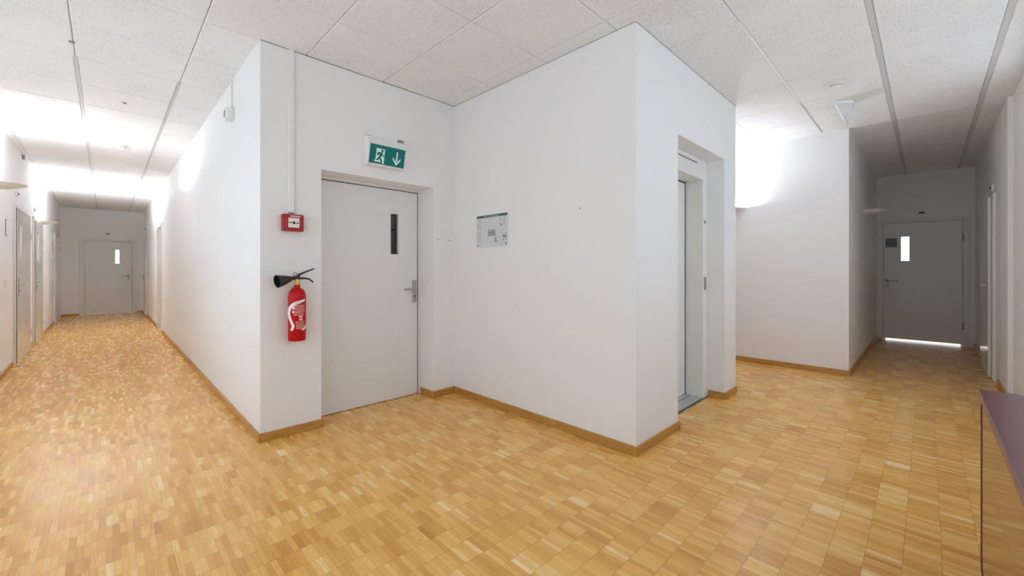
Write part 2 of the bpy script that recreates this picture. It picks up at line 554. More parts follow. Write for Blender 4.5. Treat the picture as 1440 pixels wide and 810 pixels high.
# ------------------------------------------------------------------ door hardware (local builder)
def lever_set(parent, o, out, along, long_plate=True, mname='steel'):
    """plate + lever; o = spindle point on the leaf, out = unit out of the leaf, along = unit the lever points to"""
    o, out, along = Vector(o), Vector(out), Vector(along)
    up = Vector((0, 0, 1))
    def slab(a0, a1, z0, z1, d0, d1):
        pts = []
        for a in (a0, a1):
            for z in (z0, z1):
                for d in (d0, d1):
                    pts.append(o + along * a + up * z + out * d)
        return pts
    if long_plate:
        p = MB().hull(slab(-.021, .021, -.135, .085, 0., .009)).build('handle_plate', M['steel'], parent)
        MB().hull(slab(-.006, .006, -.088, -.062, .009, .013)).build('lock_cylinder', M['seal_gap'], p)
    else:
        p = MB().lathe([(.026, 0), (.026, .008), (.022, .010)], o, out, 24).build('handle_rose', M['dsteel'], parent, True)
        MB().lathe([(.026, 0), (.026, .007), (.012, .009)], o - up * .075, out, 24).build('key_rose', M['dsteel'], parent, True)
    pts = [o + out * .008, o + out * .045, o + out * .056 + along * .008, o + out * .058 + along * .03, o + out * .056 + along * .135]
    MB().tube(pts, [.0105, .0105, .0105, .0105, .009], 12).build('door_handle', M[mname], parent, True)

def leaf_with_slot(x0, x1, y0, y1, z0, z1, s0, s1, sz0, sz1, ax):
    """door leaf with a glazed slot cut through; ax tells which axis runs along the leaf"""
    mb = MB()
    if ax == 'x':
        mb.box(x0, s0, y0, y1, z0, z1, .002).box(s1, x1, y0, y1, z0, z1, .002)
        mb.box(s0 - .001, s1 + .001, y0, y1, z0, sz0).box(s0 - .001, s1 + .001, y0, y1, sz1, z1)
    else:
        mb.box(x0, x1, y0, s0, z0, z1, .002).box(x0, x1, s1, y1, z0, z1, .002)
        mb.box(x0, x1, s0 - .001, s1 + .001, z0, sz0).box(x0, x1, s0 - .001, s1 + .001, sz1, z1)
    return mb

def door_root(name, loc, label):
    return thing(name, loc, label, 'door', kind='structure')

# --- the big grey stair door (deep reveal)
YLF = YD + .222
d = door_root('door_1', (1.69, YLF, 0), 'large flush grey door with a narrow dark window, below the green exit sign')
leaf_with_slot(SD0 + .004, SD1 - .034, YLF, YLF + .05, .006, 1.968, 1.893, 1.975, 1.367, 1.745, 'x').build('door_leaf', M['door'], d)
f = MB().box(SD0, SD1, YLF - .012, YLF + .02, 1.976, SDZ, .002).box(SD1 - .026, SD1, YLF - .012, YLF + .02, 0, 1.976, .002)
f.build('door_frame', M['frame'], d)
MB().box(SD0, SD1, YLF + .002, YLF + .05, 1.968, 1.9765).box(SD1 - .034, SD1 - .0255, YLF + .002, YLF + .05, 0, 1.97).build('door_seal', M['seal_gap'], d)
g = MB().box(1.893, 1.975, YLF + .03, YLF + .036, 1.367, 1.745).build('window_pane', M['dark_glass'], d)
r = .010
MB().box(1.885, 1.895, YLF - .004, YLF + .004, 1.357, 1.755, .001).box(1.973, 1.983, YLF - .004, YLF + .004, 1.357, 1.755, .001) \
    .box(1.895, 1.973, YLF - .004, YLF + .004, 1.357, 1.367, .001).box(1.895, 1.973, YLF - .004, YLF + .004, 1.745, 1.755, .001).build('window_bead', M['frame'], d)
lever_set(d, (2.146, YLF, 1.035), (0, -1, 0), (-1, 0, 0))
MB().box(SD0 - .02, SD1 + .02, YLF + .051, YLF + .06, 0, 2.3).build('stairwell_dark_sheet', M['black'], d)  # black sheet stands in for the dark stairwell behind the pane

# --- left corridor end door
d = door_root('door_2', (.06, YE, 0), 'grey door closing the far end of the long corridor')
leaf_with_slot(LD0 + .045, LD1 - .05, YE + .035, YE + .08, .008, LDZ - .045, .183, .272, 1.385, 1.775, 'x').build('door_leaf', M['door'], d)
MB().box(LD0 - .05, LD0 + .04, YE - .015, YE + .1, 0, LDZ + .03, .003).box(LD1 - .045, LD1 + .045, YE - .015, YE + .1, 0, LDZ + .03, .003) \
    .box(LD0 + .04, LD1 - .045, YE - .015, YE + .1, LDZ - .04, LDZ + .03, .003) \
    .box(LD0 + .03, LD0 + .06, YE + .082, YE + .1, 0, LDZ).box(LD1 - .065, LD1 - .03, YE + .082, YE + .1, 0, LDZ).box(LD0 + .03, LD1 - .03, YE + .082, YE + .1, LDZ - .06, LDZ) \
    .box(LD0, LD1, YE + .03, YE + .1, 0, .009).build('door_frame', M['frame'], d)
MB().box(.183, .272, YE + .055, YE + .061, 1.385, 1.775).build('window_pane', M['frost'], d)
lever_set(d, (.455, YE + .035, 1.05), (0, -1, 0), (-1, 0, 0), False)

# --- short corridor end door, daylight behind
d = door_root('door_3', (XF, .07, 0), 'wide pale door at the end of the short corridor with a daylit slot window')
leaf_with_slot(XF + .012, XF + .057, ED0 + .04, ED1 - .04, .030, EDZ - .035, .212, .315, 1.372, 1.786, 'y').build('door_leaf', M['door'], d)
MB().box(XF - .016, XF + .09, ED1 - .036, ED1 + .035, 0, EDZ + .02, .003).box(XF - .016, XF + .09, ED0 - .03, ED0 + .036, 0, EDZ + .02, .003) \
    .box(XF - .016, XF + .09, ED0 + .036, ED1 - .036, EDZ - .032, EDZ + .02, .003) \
    .box(XF + .06, XF + .09, ED0 + .02, ED0 + .06, 0, EDZ).box(XF + .06, XF + .09, ED1 - .06, ED1 - .02, 0, EDZ).box(XF + .06, XF + .09, ED0 + .02, ED1 - .02, EDZ - .055, EDZ).build('door_frame', M['frame'], d)
MB().box(XF + .03, XF + .036, .212, .315, 1.372, 1.786).build('window_pane', M['clear'], d)
lever_set(d, (XF + .012, .487, 1.028), (-1, 0, 0), (0, -1, 0), False)
for hz in (1.74, .31):
    MB().lathe([(.011, -.055), (.011, .055)], (XF - .012, ED0 + .036, hz), (0, 0, 1), 16).build('hinge', M['dsteel'], d, True)
s = tag(MB().box(XF + .004, XF + .011, .365, .512, 1.612, 1.765, .001).build('door_sign', M['plan_ink']), 'dark blank notice plate on the door beside the bright slot window', 'sign')
base_at(s, (XF + .011, .438, 1.612))

# --- closet door in the right wall: frame and a glossy leaf standing proud
d = door_root('door_4', (7.55, YF, 0), 'glossy white door seen edge-on in the right wall of the short corridor')
MB().box(6.93, 7.06, YF, YF + .026, 0, 2.065, .002).box(7.98, 8.08, YF, YF + .026, 0, 2.065, .002).box(7.06, 7.98, YF, YF + .026, 1.99, 2.065, .002).build('door_frame', M['frame'], d)
MB().box(7.045, 8.00, YF + .028, YF + .052, .012, 2.032, .003).build('door_leaf', M['gloss_door'], d)
lever_set(d, (7.12, YF + .052, 1.04), (0, 1, 0), (1, 0, 0), False)

# --- doors along the left wall
def side_door(name, y0, y1, label, hinge_far, glazed=True):
    d = door_root(name, (XA, (y0 + y1) / 2, 0), label)
    MB().box(XA, XA + .022, y0 - .07, y0, 0, 2.08, .003).box(XA, XA + .022, y1, y1 + .07, 0, 2.08, .003).box(XA, XA + .022, y0, y1, 2.01, 2.08, .003).build('door_frame', M['frame'], d)
    MB().box(XA + .001, XA + .034, y0 - .012, y1 + .012, .01, 2.02, .003).build('door_leaf', M['gloss_door'], d)
    MB().box(XA + .022, XA + .028, y0 - .019, y0 - .0125, .0, 2.02).build('shadow_gap', M['seal_gap'], d)
    if glazed:
        MB().box(XA + .034, XA + .0365, y0 + .18, y0 + .40, 1.36, 1.80, .001).build('window_pane', M['white'], d)  # white puts the glare on the glass into the pane's colour
    lever_set(d, (XA + .034, y0 + .07, 1.02), (1, 0, 0), (0, 1, 0), True)
    for hz in (.28, 1.72):
        MB().lathe([(.009, -.05), (.009, .05)], (XA + .030, y1 + .02, hz), (0, 0, 1), 12).build('hinge', M['dsteel'], d, True)
    return d
side_door('door_5', 8.24, 9.50, 'nearest white door in the left wall, under the nearer wall lamp', True)
side_door('door_6', 10.16, 11.22, 'second white door in the left wall, just before the farther wall lamp', True)
side_door('door_7', 14.08, 15.20, 'farthest white door in the left wall, next to the end wall', True, False)
# --- doors in the opposite wall
d = door_root('door_8', (XL + .12, 10.9, 0), 'recessed doorway in the bright right-hand wall of the long corridor')
MB().box(XL + .125, XL + .165, RD0 + .03, RD1 - .03, .006, RDZ - .03, .002).build('door_leaf', M['door'], d)
MB().box(XL - .012, XL + .2, RD0 - .055, RD0 + .028, 0, RDZ + .03, .003).box(XL - .012, XL + .2, RD1 - .028, RD1 + .055, 0, RDZ + .03, .003) \
    .box(XL - .012, XL + .2, RD0 + .028, RD1 - .028, RDZ - .028, RDZ + .03, .003).build('door_frame', M['frame'], d)
lever_set(d, (XL + .125, RD1 - .1, 1.03), (-1, 0, 0), (0, -1, 0), True)
d = door_root('door_9', (XL, 15.0, 0), 'far white door in the bright wall beside the corridor end')
MB().box(XL - .016, XL, 14.40, 14.47, 0, 2.10, .003).box(XL - .016, XL, 15.45, 15.52, 0, 2.10, .003).box(XL - .016, XL, 14.47, 15.45, 2.03, 2.10, .003).build('door_frame', M['frame'], d)
MB().box(XL - .026, XL - .001, 14.475, 15.445, .01, 2.025, .003).build('door_leaf', M['door'], d)
lever_set(d, (XL - .026, 15.36, 1.03), (-1, 0, 0), (0, -1, 0), True)

# ------------------------------------------------------------------ lift entrance
YV = YL + .151
t = thing('lift_entrance', (3.62, YV, 0), 'recessed pale grey lift entrance with sliding door and metal sill', 'lift')
DX0, DX1, DZ = 3.22, 4.02, 2.072
mb = MB().box(LO0 + .002, DX0, YV, YV + .165, 0, LOZ - .001, .002).box(DX1, LO1 - .003, YV, YV + .165, 0, LOZ - .001, .002).box(DX0, DX1, YV, YV + .165, DZ, LOZ - .001, .002)
fr = mb.build('portal_frame', M['lift'], t)
MB().box(3.20, 3.87, YV - .003, YV - .0002, 2.203, 2.211).build('header_slot', M['seal_gap'], fr)
MB().box(DX0 + .001, 3.619, YV + .168, YV + .19, .012, DZ - .004, .001).build('sliding_door', M['lift'], t)
MB().box(3.622, DX1 - .009, YV + .168, YV + .19, .012, DZ - .012, .001).build('sliding_door', M['lift'], t)
MB().box(DX1 - .012, DX1 + .01, YV + .172, YV + .178, .0, DZ + .01).box(DX0, DX1 - .012, YV + .172, YV + .178, DZ - .016, DZ + .01).build('door_gap', M['seal_gap'], t)
sl = MB().box(DX0 + .001, DX1 - .001, YV + .002, YV + .112, .001, .010, .001).box(DX0 + .001, DX1 - .001, YV + .122, YV + .166, .001, .010, .001).build('sill', M['alu'], t)
MB().box(DX0 + .001, DX1 - .001, YV + .111, YV + .123, .001, .004).build('sill_groove', M['seal_gap'], sl)
MB().box(LO0 + .01, LO1 - .005, YV - .012, YV + .0, .0005, .004).build('threshold_edge', M['seal_gap'], t)
MB().box(4.040, 4.088, YV - .005, YV - .0002, 1.027, 1.150, .0015).build('call_plate', M['dsteel'], t)
MB().lathe([(.019, 0), (.019, .004), (.013, .007)], (4.062, YV - .0002, 1.676), (0, -1, 0), 20).build('lift_lamp', M['grey'], t, True)
MB().box(DX0 - .1, DX1 + .1, YV + .24, YV + .25, 0, 2.4).build('shaft_lining', M['black'], t)

# ------------------------------------------------------------------ exit sign
def exit_sign():
    X0, X1 = 1.53, 1.868
    t = thing('exit_sign', (1.70, YD, 2.10), 'green exit sign with running figure and down arrow above the grey door', 'sign')
    # wedge housing: (y, z) profile
    prof = [(YD - .001, 2.335), (YD - .060, 2.335), (YD - .109, 2.268), (YD - .070, 2.098), (YD - .045, 2.092), (YD - .001, 2.115)]
    MB().prism([(X0, y, z) for y, z in prof], (X1 - X0, 0, 0)).build('housing', M['wmetal'], t)
    # sloping face coordinates: s across 0..1, v up 0..1
    A, B = Vector((0, YD - .110, 2.262)), Vector((0, YD - .0725, 2.105))
    dn = (B - A)
    nrm = Vector((0, dn.z, -dn.y)).normalized()
    if nrm.y > 0:
        nrm = -nrm
    Hh = dn.length
    Wd = X1 - X0 - .02
    def P(u, v, d):
        p = A + dn * v + nrm * d
        return (X0 + .010 + u * Wd, p.y, p.z)
    def plate(u0, u1, v0, v1, d0, d1):
        return MB().hull([P(u, v, d) for u in (u0, u1) for v in (v0, v1) for d in (d0, d1)])
    face = plate(0, 1, .02, .98, .0, .004).build('sign_face', M['green'], t)
    def flat(polys, name, m, d0, d1):
        mb = MB()
        for poly in polys:
            a = [P(u, v, d0) for u, v in poly]
            mb.prism(a, nrm * (d1 - d0))
        return mb.build(name, m, face)
    # white doorway behind the runner, in face units (u: 0..1 of width, v: 0..1 down)
    flat([[(.17, .20), (.405, .20), (.405, .93), (.335, .95), (.30, .88), (.13, .88), (.165, .72), (.17, .55)]], 'doorway_symbol', M['signwhite'], .004, .0052)
    head = [(.335 + .034 * math.cos(a * PI / 6), .30 + .072 * math.sin(a * PI / 6)) for a in range(12)]
    torso = [(.285, .38), (.335, .37), (.345, .43), (.300, .66), (.245, .66)]
    arm_b = [(.285, .38), (.30, .44), (.235, .46), (.215, .56), (.185, .54), (.205, .40)]
    arm_f = [(.335, .37), (.36, .50), (.41, .52), (.408, .58), (.335, .55), (.315, .45)]
    leg_b = [(.245, .62), (.285, .68), (.235, .80), (.165, .80), (.165, .735), (.215, .73)]
    leg_f = [(.265, .66), (.300, .64), (.345, .78), (.365, .98), (.320, .98), (.305, .82)]
    flat([head, torso, arm_b, arm_f, leg_b, leg_f], 'running_figure', M['green'], .0053, .0062)
    flat([[(.745, .20), (.785, .20), (.785, .70), (.745, .70)],
          [(.765, .90), (.650, .62), (.650, .50), (.765, .76)], [(.765, .90), (.765, .76), (.880, .50), (.880, .62)]], 'arrow_symbol', M['signwhite'], .004, .0052)
    MB().box(X0 + .005, X0 + .05, YD - .045, YD - .006, 2.336, 2.343).box(X0 + .06, X0 + .075, YD - .04, YD - .02, 2.336, 2.342).build('top_clip', M['dsteel'], t)
    MB().box(X1 - .055, X1 - .005, YD - .075, YD - .05, 2.335, 2.352).build('top_clip', M['dsteel'], t)
exit_sign()

# ------------------------------------------------------------------ call point, conduit
t = thing('fire_call_point', (.975, YD, 1.50), 'red manual fire alarm call point on the wall above the extinguisher', 'alarm')
yb, yf = YD + .001, YD - .056
MB().box(.906, 1.046, yf, yb, 1.503, 1.626, .006, 2).build('housing', M['red'], t, True)
MB().box(.940, 1.014, yf - .003, yf - .0002, 1.528, 1.598, .001).build('push_plate', M['label'], t)
pl = t.children[-1]
MB().lathe([(.0105, 0), (.0105, .0015)], (.977, yf - .0032, 1.563), (0, -1, 0), 20).build('target_dot', M['black'], pl)
for sx in (-1, 1):
    cx = .977 + sx * .023
    MB().prism([(cx - sx * .009, yf - .0032, 1.563), (cx + sx * .001, yf - .0032, 1.571), (cx + sx * .001, yf - .0032, 1.5665), (cx + sx * .009, yf - .0032, 1.5665),
                (cx + sx * .009, yf - .0032, 1.5595), (cx + sx * .001, yf - .0032, 1.5595), (cx + sx * .001, yf - .0032, 1.555)], (0, -.0015, 0)).build('arrow_symbol', M['black'], pl)
MB().box(.952, 1.022, yf - .0025, yf - .0002, 1.606, 1.616).build('top_label', M['pink'], t)
c = MB().box(.957, .990, YD - .022, YD - .0005, 1.645, H - .002, .002)
tag(base_at(c.build('cable_conduit', M['white']), (.973, YD - .01, 1.645)), 'white cable trunking running from the ceiling down to the red call point', 'conduit')
t = thing('conduit_end', (.973, YD, 1.627), 'small grey cable gland between trunking and red call point', 'cable gland')
MB().lathe([(.010, 0), (.010, .004), (.006, .006), (.006, .0175)], (.975, YD - .012, 1.6265), (0, 0, 1), 16).build('gland_nut', M['grey'], t, True)
MB().box(.955, .995, YD - .018, YD - .0006, 1.638, 1.6445, .001).build('clip', M['dsteel'], t)

# ------------------------------------------------------------------ fire extinguisher
def extinguisher():
    cx, cy = .990, YD - .082
    R = .0595
    z0 = .705
    t = thing('fire_extinguisher', (cx, cy, z0), 'red fire extinguisher with black horn hanging on the wall beside the grey door', 'fire extinguisher')
    prof = [(0, z0 + .006), (R - .010, z0), (R - .003, z0 + .002), (R, z0 + .010), (R, 1.015)]
    for k in range(1, 9):
        a = k / 8 * PI / 2
        prof.append((.022 + (R - .022) * math.cos(a), 1.015 + .072 * math.sin(a)))
    prof += [(.0215, 1.105), (.0195, 1.112), (0, 1.112)]
    body = MB().lathe(prof, (cx, cy, 0), n=56, caps=False).build('cylinder', M['exred'], t, True)
    # wrap printed shapes onto the cylinder: angle 0 faces -Y, positive towards +X
    def wrap(poly_list, name, m, lift):
        mb = MB()
        for rows in poly_list:              # rows: list of (a_left, a_right, z)
            tt = bmesh.new()
            prev = None
            for aL, aR, z in rows:
                n = 10
                row = []
                for i in range(n + 1):
                    a = aL + (aR - aL) * i / n
                    row.append(tt.verts.new((cx + (R + lift) * math.sin(a), cy - (R + lift) * math.cos(a), z)))
                if prev:
                    for i in range(n):
                        tt.faces.new((prev[i], prev[i + 1], row[i + 1], row[i]))
                prev = row
            bmesh.ops.recalc_face_normals(tt, faces=tt.faces)
            mb._take(tt)
        return mb.build(name, m, body, True)
    off = -.29                              # the print faces the room, a little towards the camera
    # sweeping white band: from upper right over to the left, down in an S
    def ribbon(path, name, m, lift):
        # path: (s, z, half width) with s = sine of the angle seen from the room; smoothed by Catmull-Rom
        P = [path[0]] + list(path) + [path[-1]]
        pts = []
        for k in range(1, len(P) - 2):
            for q in range(8):
                u = q / 8
                pts.append(tuple(.5 * ((2 * P[k][c]) + (-P[k - 1][c] + P[k + 1][c]) * u + (2 * P[k - 1][c] - 5 * P[k][c] + 4 * P[k + 1][c] - P[k + 2][c]) * u * u + (-P[k - 1][c] + 3 * P[k][c] - 3 * P[k + 1][c] + P[k + 2][c]) * u ** 3) for c in range(3)))
        pts.append(path[-1])
        tt = bmesh.new()
        prev = None
        for k, (sv, z, w) in enumerate(pts):
            a0, a1 = pts[max(k - 1, 0)], pts[min(k + 1, len(pts) - 1)]
            dx, dz = (a1[0] - a0[0]) * R, a1[1] - a0[1]
            ln = math.hypot(dx, dz) or 1
            nx, nz = -dz / ln, dx / ln
            row = []
            for e in (-1, -.5, 0, .5, 1):
                ss = max(-.985, min(.985, sv + nx * w * e / R))
                a = math.asin(ss) + off
                row.append(tt.verts.new((cx + (R + lift) * math.sin(a), cy - (R + lift) * math.cos(a), z + nz * w * e)))
            if prev:
                for i in range(4):
                    tt.faces.new((prev[i], prev[i + 1], row[i + 1], row[i]))
            prev = row
        bmesh.ops.recalc_face_normals(tt, faces=tt.faces)
        return MB()._take(tt).build(name, m, body, True)
    ribbon([(.82, 1.002, .006), (.35, .990, .010), (-.20, .978, .011), (-.66, .955, .010), (-.86, .920, .009), (-.80, .880, .008), (-.58, .845, .008), (-.42, .815, .009), (-.60, .785, .007)], 'white_band_print', M['label'], .0007)
    ribbon([(.95, .815, .004), (.75, .795, .007), (.50, .786, .004)], 'white_foot_print', M['label'], .0007)
    rnd = random.Random(5)
    lines = []
    z = .966
    while z > .795:
        if .868 < z < .888:
            lines.append([(.22 + off, .62 + off, z + .002), (.20 + off, .62 + off, z - .012)])
            z -= .019
            continue
        lft = -.30 + rnd.uniform(-.06, .1)
        if z < .87: lft = -.18 + (.87 - z) * 1.2
        rgt = .85 + rnd.uniform(-.12, .12)
        x = lft
        while x < rgt:
            wl = rnd.uniform(.10, .28)
            lines.append([(x + off, min(rgt, x + wl) + off, z), (x + off, min(rgt, x + wl) + off, z - .0045)])
            x += wl + .05
        z -= .0098
    wrap(lines, 'small_print', M['pink'], .0008)
    ribbon([(.50, .9945, .0028), (.15, .9855, .0028), (-.25, .975, .0028)], 'heading_print', M['plan_mid'], .0011)
    for pz in (.945, .918):
        wrap([[(-.50 + off, -.30 + off, pz + .008), (-.52 + off, -.28 + off, pz), (-.46 + off, -.32 + off, pz - .008)]], 'pictogram_print', M['label'], .0009)
    # valve
    v = MB().lathe([(.0, 1.109), (.019, 1.109), (.019, 1.122), (.015, 1.126), (.015, 1.150), (.012, 1.154), (0, 1.154)], (cx, cy, 0), n=28, caps=False).build('valve', M['brass'], t, True)
    MB().lathe([(.0185, 1.124), (.0205, 1.127), (.0205, 1.133), (.0185, 1.136)], (cx, cy, 0), n=24, caps=True).build('yellow_ring', M['yellow'], v, True)
    MB().box(cx - .022, cx + .020, cy - .013, cy + .013, 1.148, 1.178, .004).build('valve_head', M['black'], t)
    # squeeze lever and carrying handle
    MB().tube([(cx - .018, cy, 1.168), (cx + .004, cy - .001, 1.180), (cx + .05, cy - .002, 1.201), (cx + .118, cy - .004, 1.228)], [.008, .0085, .0065, .0048], 10).build('squeeze_lever', M['black'], t, True)
    MB().tube([(cx + .008, cy, 1.157), (cx + .05, cy - .002, 1.158), (cx + .082, cy - .003, 1.152), (cx + .104, cy - .004, 1.134), (cx + .110, cy - .004, 1.124)], [.009, .0075, .0065, .0055, .0045], 10).build('carrying_handle', M['black'], t, True)
    MB().lathe([(.010, -.0025), (.0145, -.0025), (.0145, .0025), (.010, .0025), (.010, -.0025)], (cx - .016, cy - .018, 1.186), (.25, -1, .2), 20, False).build('safety_pin', M['dsteel'], t, True)
    # discharge horn pointing left and slightly at the room
    p0, p1 = Vector((cx - .018, cy, 1.160)), Vector((cx - .138, cy - .028, 1.138))
    ax = (p1 - p0)
    L = ax.length
    prof = [(.0, 0), (.012, 0), (.015, L * .12), (.023, L * .3), (.033, L * .55), (.0425, L * .86), (.0455, L * .97), (.0455, L), (.0425, L), (.030, L * .55), (.012, L * .2), (0, L * .2)]
    MB().lathe(prof, p0, ax, 36, False).build('discharge_horn', M['blackr'], t, True)
    # wall bracket
    MB().box(cx - .018, cx + .018, cy + R + .001, YD + .001, .80, 1.09, .002).build('wall_mount', M['dsteel'], t)
extinguisher()

# ------------------------------------------------------------------ evacuation plan (flat sheet on the wall)
def plan():
    Y0, Y1, Z0, Z1 = 2.541, 2.956, 1.428, 1.717      # Y1 is the left edge seen from the room
    t = thing('evacuation_plan', (XP, (Y0 + Y1) / 2, Z0), 'landscape evacuation plan sheet with green header strip on the blank white wall', 'plan')
    MB().box(XP - .006, XP + .001, Y0, Y1, Z0, Z1, .0008).build('backing_plate', M['paper'], t)
    Wd, Hh = Y1 - Y0, Z1 - Z0
    rects = []
    def bx(key, u0, u1, v0, v1, d=0):
        rects.append((round(u0, 3), round(u1, 3), round(v0, 3), round(v1, 3), key))
    MB().box(XP - .0075, XP - .0058, Y1 - .992 * Wd, Y1 - .008 * Wd, Z1 - .085 * Hh, Z1 - .008 * Hh).build('header_strip', M['plan_green'], t)
    ink, mid, tint, red, blue = 1, 2, 3, 4, 5
    rnd = random.Random(2)
    for i in range(15):                                  # legend text, left column
        v = .14 + i * .048
        if i in (6, 7): continue
        bx(ink, .045, .06 + .012 * (i % 2), v, v + .014)
        bx(ink if i % 3 else mid, .09, .11 + rnd.uniform(.01, .05), v, v + .014)
    bx(ink, .03, .06, .93, .97); bx(mid, .06, .09, .95, .97)
    for k in range(14):                                  # frame ticks
        v = .16 + k * .05
        bx(mid, .235, .24, v, v + .025); bx(red, .30, .304, v, v + .012)
        bx(red, .70, .705, .12 + k * .035, .12 + k * .035 + .02)
    # floor layout
    bx(tint, .385, .62, .49, .66, .0064)
    for u in (.385, .44, .50, .56, .62): bx(ink, u, u + .006, .47, .66)
    for v in (.47, .56, .655): bx(ink, .385, .625, v, v + .008)
    bx(ink, .375, .383, .60, .76); bx(ink, .60, .61, .60, .86); bx(ink, .60, .73, .845, .855); bx(ink, .655, .66, .70, .85); bx(mid, .61, .72, .70, .706)
    bx(tint, .61, .655, .71, .84, .0064); bx(mid, .72, .725, .56, .85)
    for q in range(9): bx(ink, .40 + .024 * q, .412 + .024 * q, .50 + .05 * (q % 3), .53 + .05 * (q % 3))
    for k in range(8): bx(mid, .39 + k * .035, .41 + k * .035, .36 + .02 * (k % 2), .372 + .02 * (k % 2))
    for q in range(10): bx(mid, .36 + .035 * q, .375 + .035 * q, .885, .893)
    # right-hand column: text blocks and small site plan
    for i in range(8):
        v = .13 + i * .036
        bx(ink if i in (2, 5) else mid, .76, .76 + rnd.uniform(.04, .09), v, v + .013)
        bx(ink if i in (3, 5) else mid, .87, .87 + rnd.uniform(.03, .07), v, v + .013)
    bx(ink, .80, .84, .325, .37); bx(ink, .885, .905, .21, .25)
    for i in range(5): bx(mid, .77, .80 + .01 * i, .50 + i * .025, .51 + i * .025)
    bx(blue, .86, .92, .665, .73); bx(ink, .94, .965, .60, .82); bx(ink, .85, .90, .77, .80); bx(mid, .77, .80, .79, .84); bx(ink, .88, .895, .79, .85)
    bx(ink, .93, .965, .89, .96); bx(mid, .76, .90, .90, .91); bx(mid, .76, .86, .93, .94)
    rects.sort(key=lambda q: q[4] != 3)
    us = sorted({.01, .99} | {q[i] for q in rects for i in (0, 1)})
    vs_ = sorted({.09, .985} | {q[i] for q in rects for i in (2, 3)})
    tt = bmesh.new()
    grid = [[tt.verts.new((XP - .0066, Y1 - u * Wd, Z1 - v * Hh)) for v in vs_] for u in us]
    for i in range(len(us) - 1):
        for j in range(len(vs_) - 1):
            f = tt.faces.new((grid[i][j], grid[i][j + 1], grid[i + 1][j + 1], grid[i + 1][j]))
            um, vm = (us[i] + us[i + 1]) / 2, (vs_[j] + vs_[j + 1]) / 2
            for u0, u1, v0, v1, key in rects:
                if u0 < um < u1 and v0 < vm < v1:
                    f.material_index = key
    sm = bpy.data.meshes.new('printed_sheet')
    tt.to_mesh(sm)
    tt.free()
    sm.transform(Matrix.Translation(-t.location))
    so = bpy.data.objects.new('printed_sheet', sm)
    COL.objects.link(so)
    for key in ('paper', 'plan_ink', 'plan_mid', 'plan_tint', 'plan_red', 'plan_blue'):
        sm.materials.append(M[key])
    so.parent = t
    cu = bpy.data.curves.new('header_text', 'FONT')
    cu.body = 'Flucht- und Rettungsplan'
    cu.size = .021
    cu.align_x = 'CENTER'
    cu.align_y = 'CENTER'
    tmp = bpy.data.objects.new('tmp', cu)
    COL.objects.link(tmp)
    dg = bpy.context.evaluated_depsgraph_get()
    me = bpy.data.meshes.new_from_object(tmp.evaluated_get(dg))
    bpy.data.objects.remove(tmp)
    o = bpy.data.objects.new('header_text', me)
    COL.objects.link(o)
    me.materials.clear()
    me.materials.append(M['paper'])
    rot = Matrix(((0, 0, -1, 0), (-1, 0, 0, 0), (0, 1, 0, 0), (0, 0, 0, 1)))
    me.transform(Matrix.Translation((XP - .0079, (Y0 + Y1) / 2, Z1 - .0465 * Hh)) @ rot)
    me.transform(Matrix.Translation(-t.location))
    o.parent = t
plan()

# ------------------------------------------------------------------ wall uplighters
def half_ring(a, b, z, y0=0., n=24):
    return [(a * math.cos(PI * i / n), y0 + b * math.sin(PI * i / n), z) for i in range(n + 1)]
def uplighter_bowl():
    t = bmesh.new()
    rings = [half_ring(.07, .07, -.056), half_ring(.105, .120, -.052), half_ring(.178, .232, -.014), half_ring(.185, .242, 0.), half_ring(.176, .232, .0), half_ring(.168, .222, -.010), half_ring(.098, .112, -.046), half_ring(.06, .06, -.049)]
    vs = [[t.verts.new(p) for p in R] for R in rings]
    for A, B in zip(vs, vs[1:]):
        for i in range(len(A) - 1):
            t.faces.new((A[i], A[i + 1], B[i + 1], B[i]))
    t.faces.new(vs[0])
    t.faces.new(vs[-1][::-1])
    # flat back against the wall
    for i in range(len(vs) - 1):
        pass
    bmesh.ops.recalc_face_normals(t, faces=t.faces)
    return MB()._take(t)
def uplighter(loc, rz, label, lit=True, first=None, glow=None):
    if first is None:
        r = thing('wall_lamp', (0, 0, 0), label, 'lamp', 'wall uplighters')
        bowl = uplighter_bowl().build('lamp_bowl', M['wmetal'], r, True)
        MB().box(-.045, .045, -.002, .03, -.064, -.004, .004).build('wall_mount', M['wmetal'], r)
        MB().tube([(-.055, .122, -.018), (.055, .122, -.018)], .012, 8).build('lamp_tube', M['lamp_glow'] if lit else M['white'], r, True)
        MB().box(-.068, -.055, .110, .134, -.034, -.006, .002).build('tube_socket', M['white'], r)
        MB().box(.055, .068, .110, .134, -.034, -.006, .002).build('tube_socket', M['white'], r)
    else:
        r = first.copy()
        COL.objects.link(r)
        for c in list(first.children):
            k = c.copy()
            COL.objects.link(k)
            k.parent = r
            if c.name.startswith('lamp_tube') and (glow or not lit):
                k.data = c.data.copy()
                k.data.materials[0] = M[glow] if lit else M['white']
        r['label'] = label
    r.location = loc
    r.rotation_euler = (0, 0, rz)
    return r
l0 = uplighter((XA + .001, 6.85, 2.13), -PI / 2, 'white bowl uplighter nearest on the left wall, before the first door')
uplighter((XA + .001, 11.15, 2.09), -PI / 2, 'glowing white bowl uplighter farther along the left wall, past the second door', True, l0, 'lamp_glow_far')
uplighter((XE - .001, 1.89, 2.05), PI / 2, 'white uplighter with bright wall glow, half hidden by the lift wall corner', True, l0, 'lamp_glow_cross')
uplighter((7.70, YR - .001, 2.06), PI, 'unlit white bowl uplighter on the shaded wall near the end door', False, l0)
uplighter((XR + .001, 2.35, 2.05), -PI / 2, 'added white uplighter in the cross passage, unseen behind the lift', True, l0, 'lamp_glow_added')  # added lamp, unseen, brightens the passage wall and short corridor

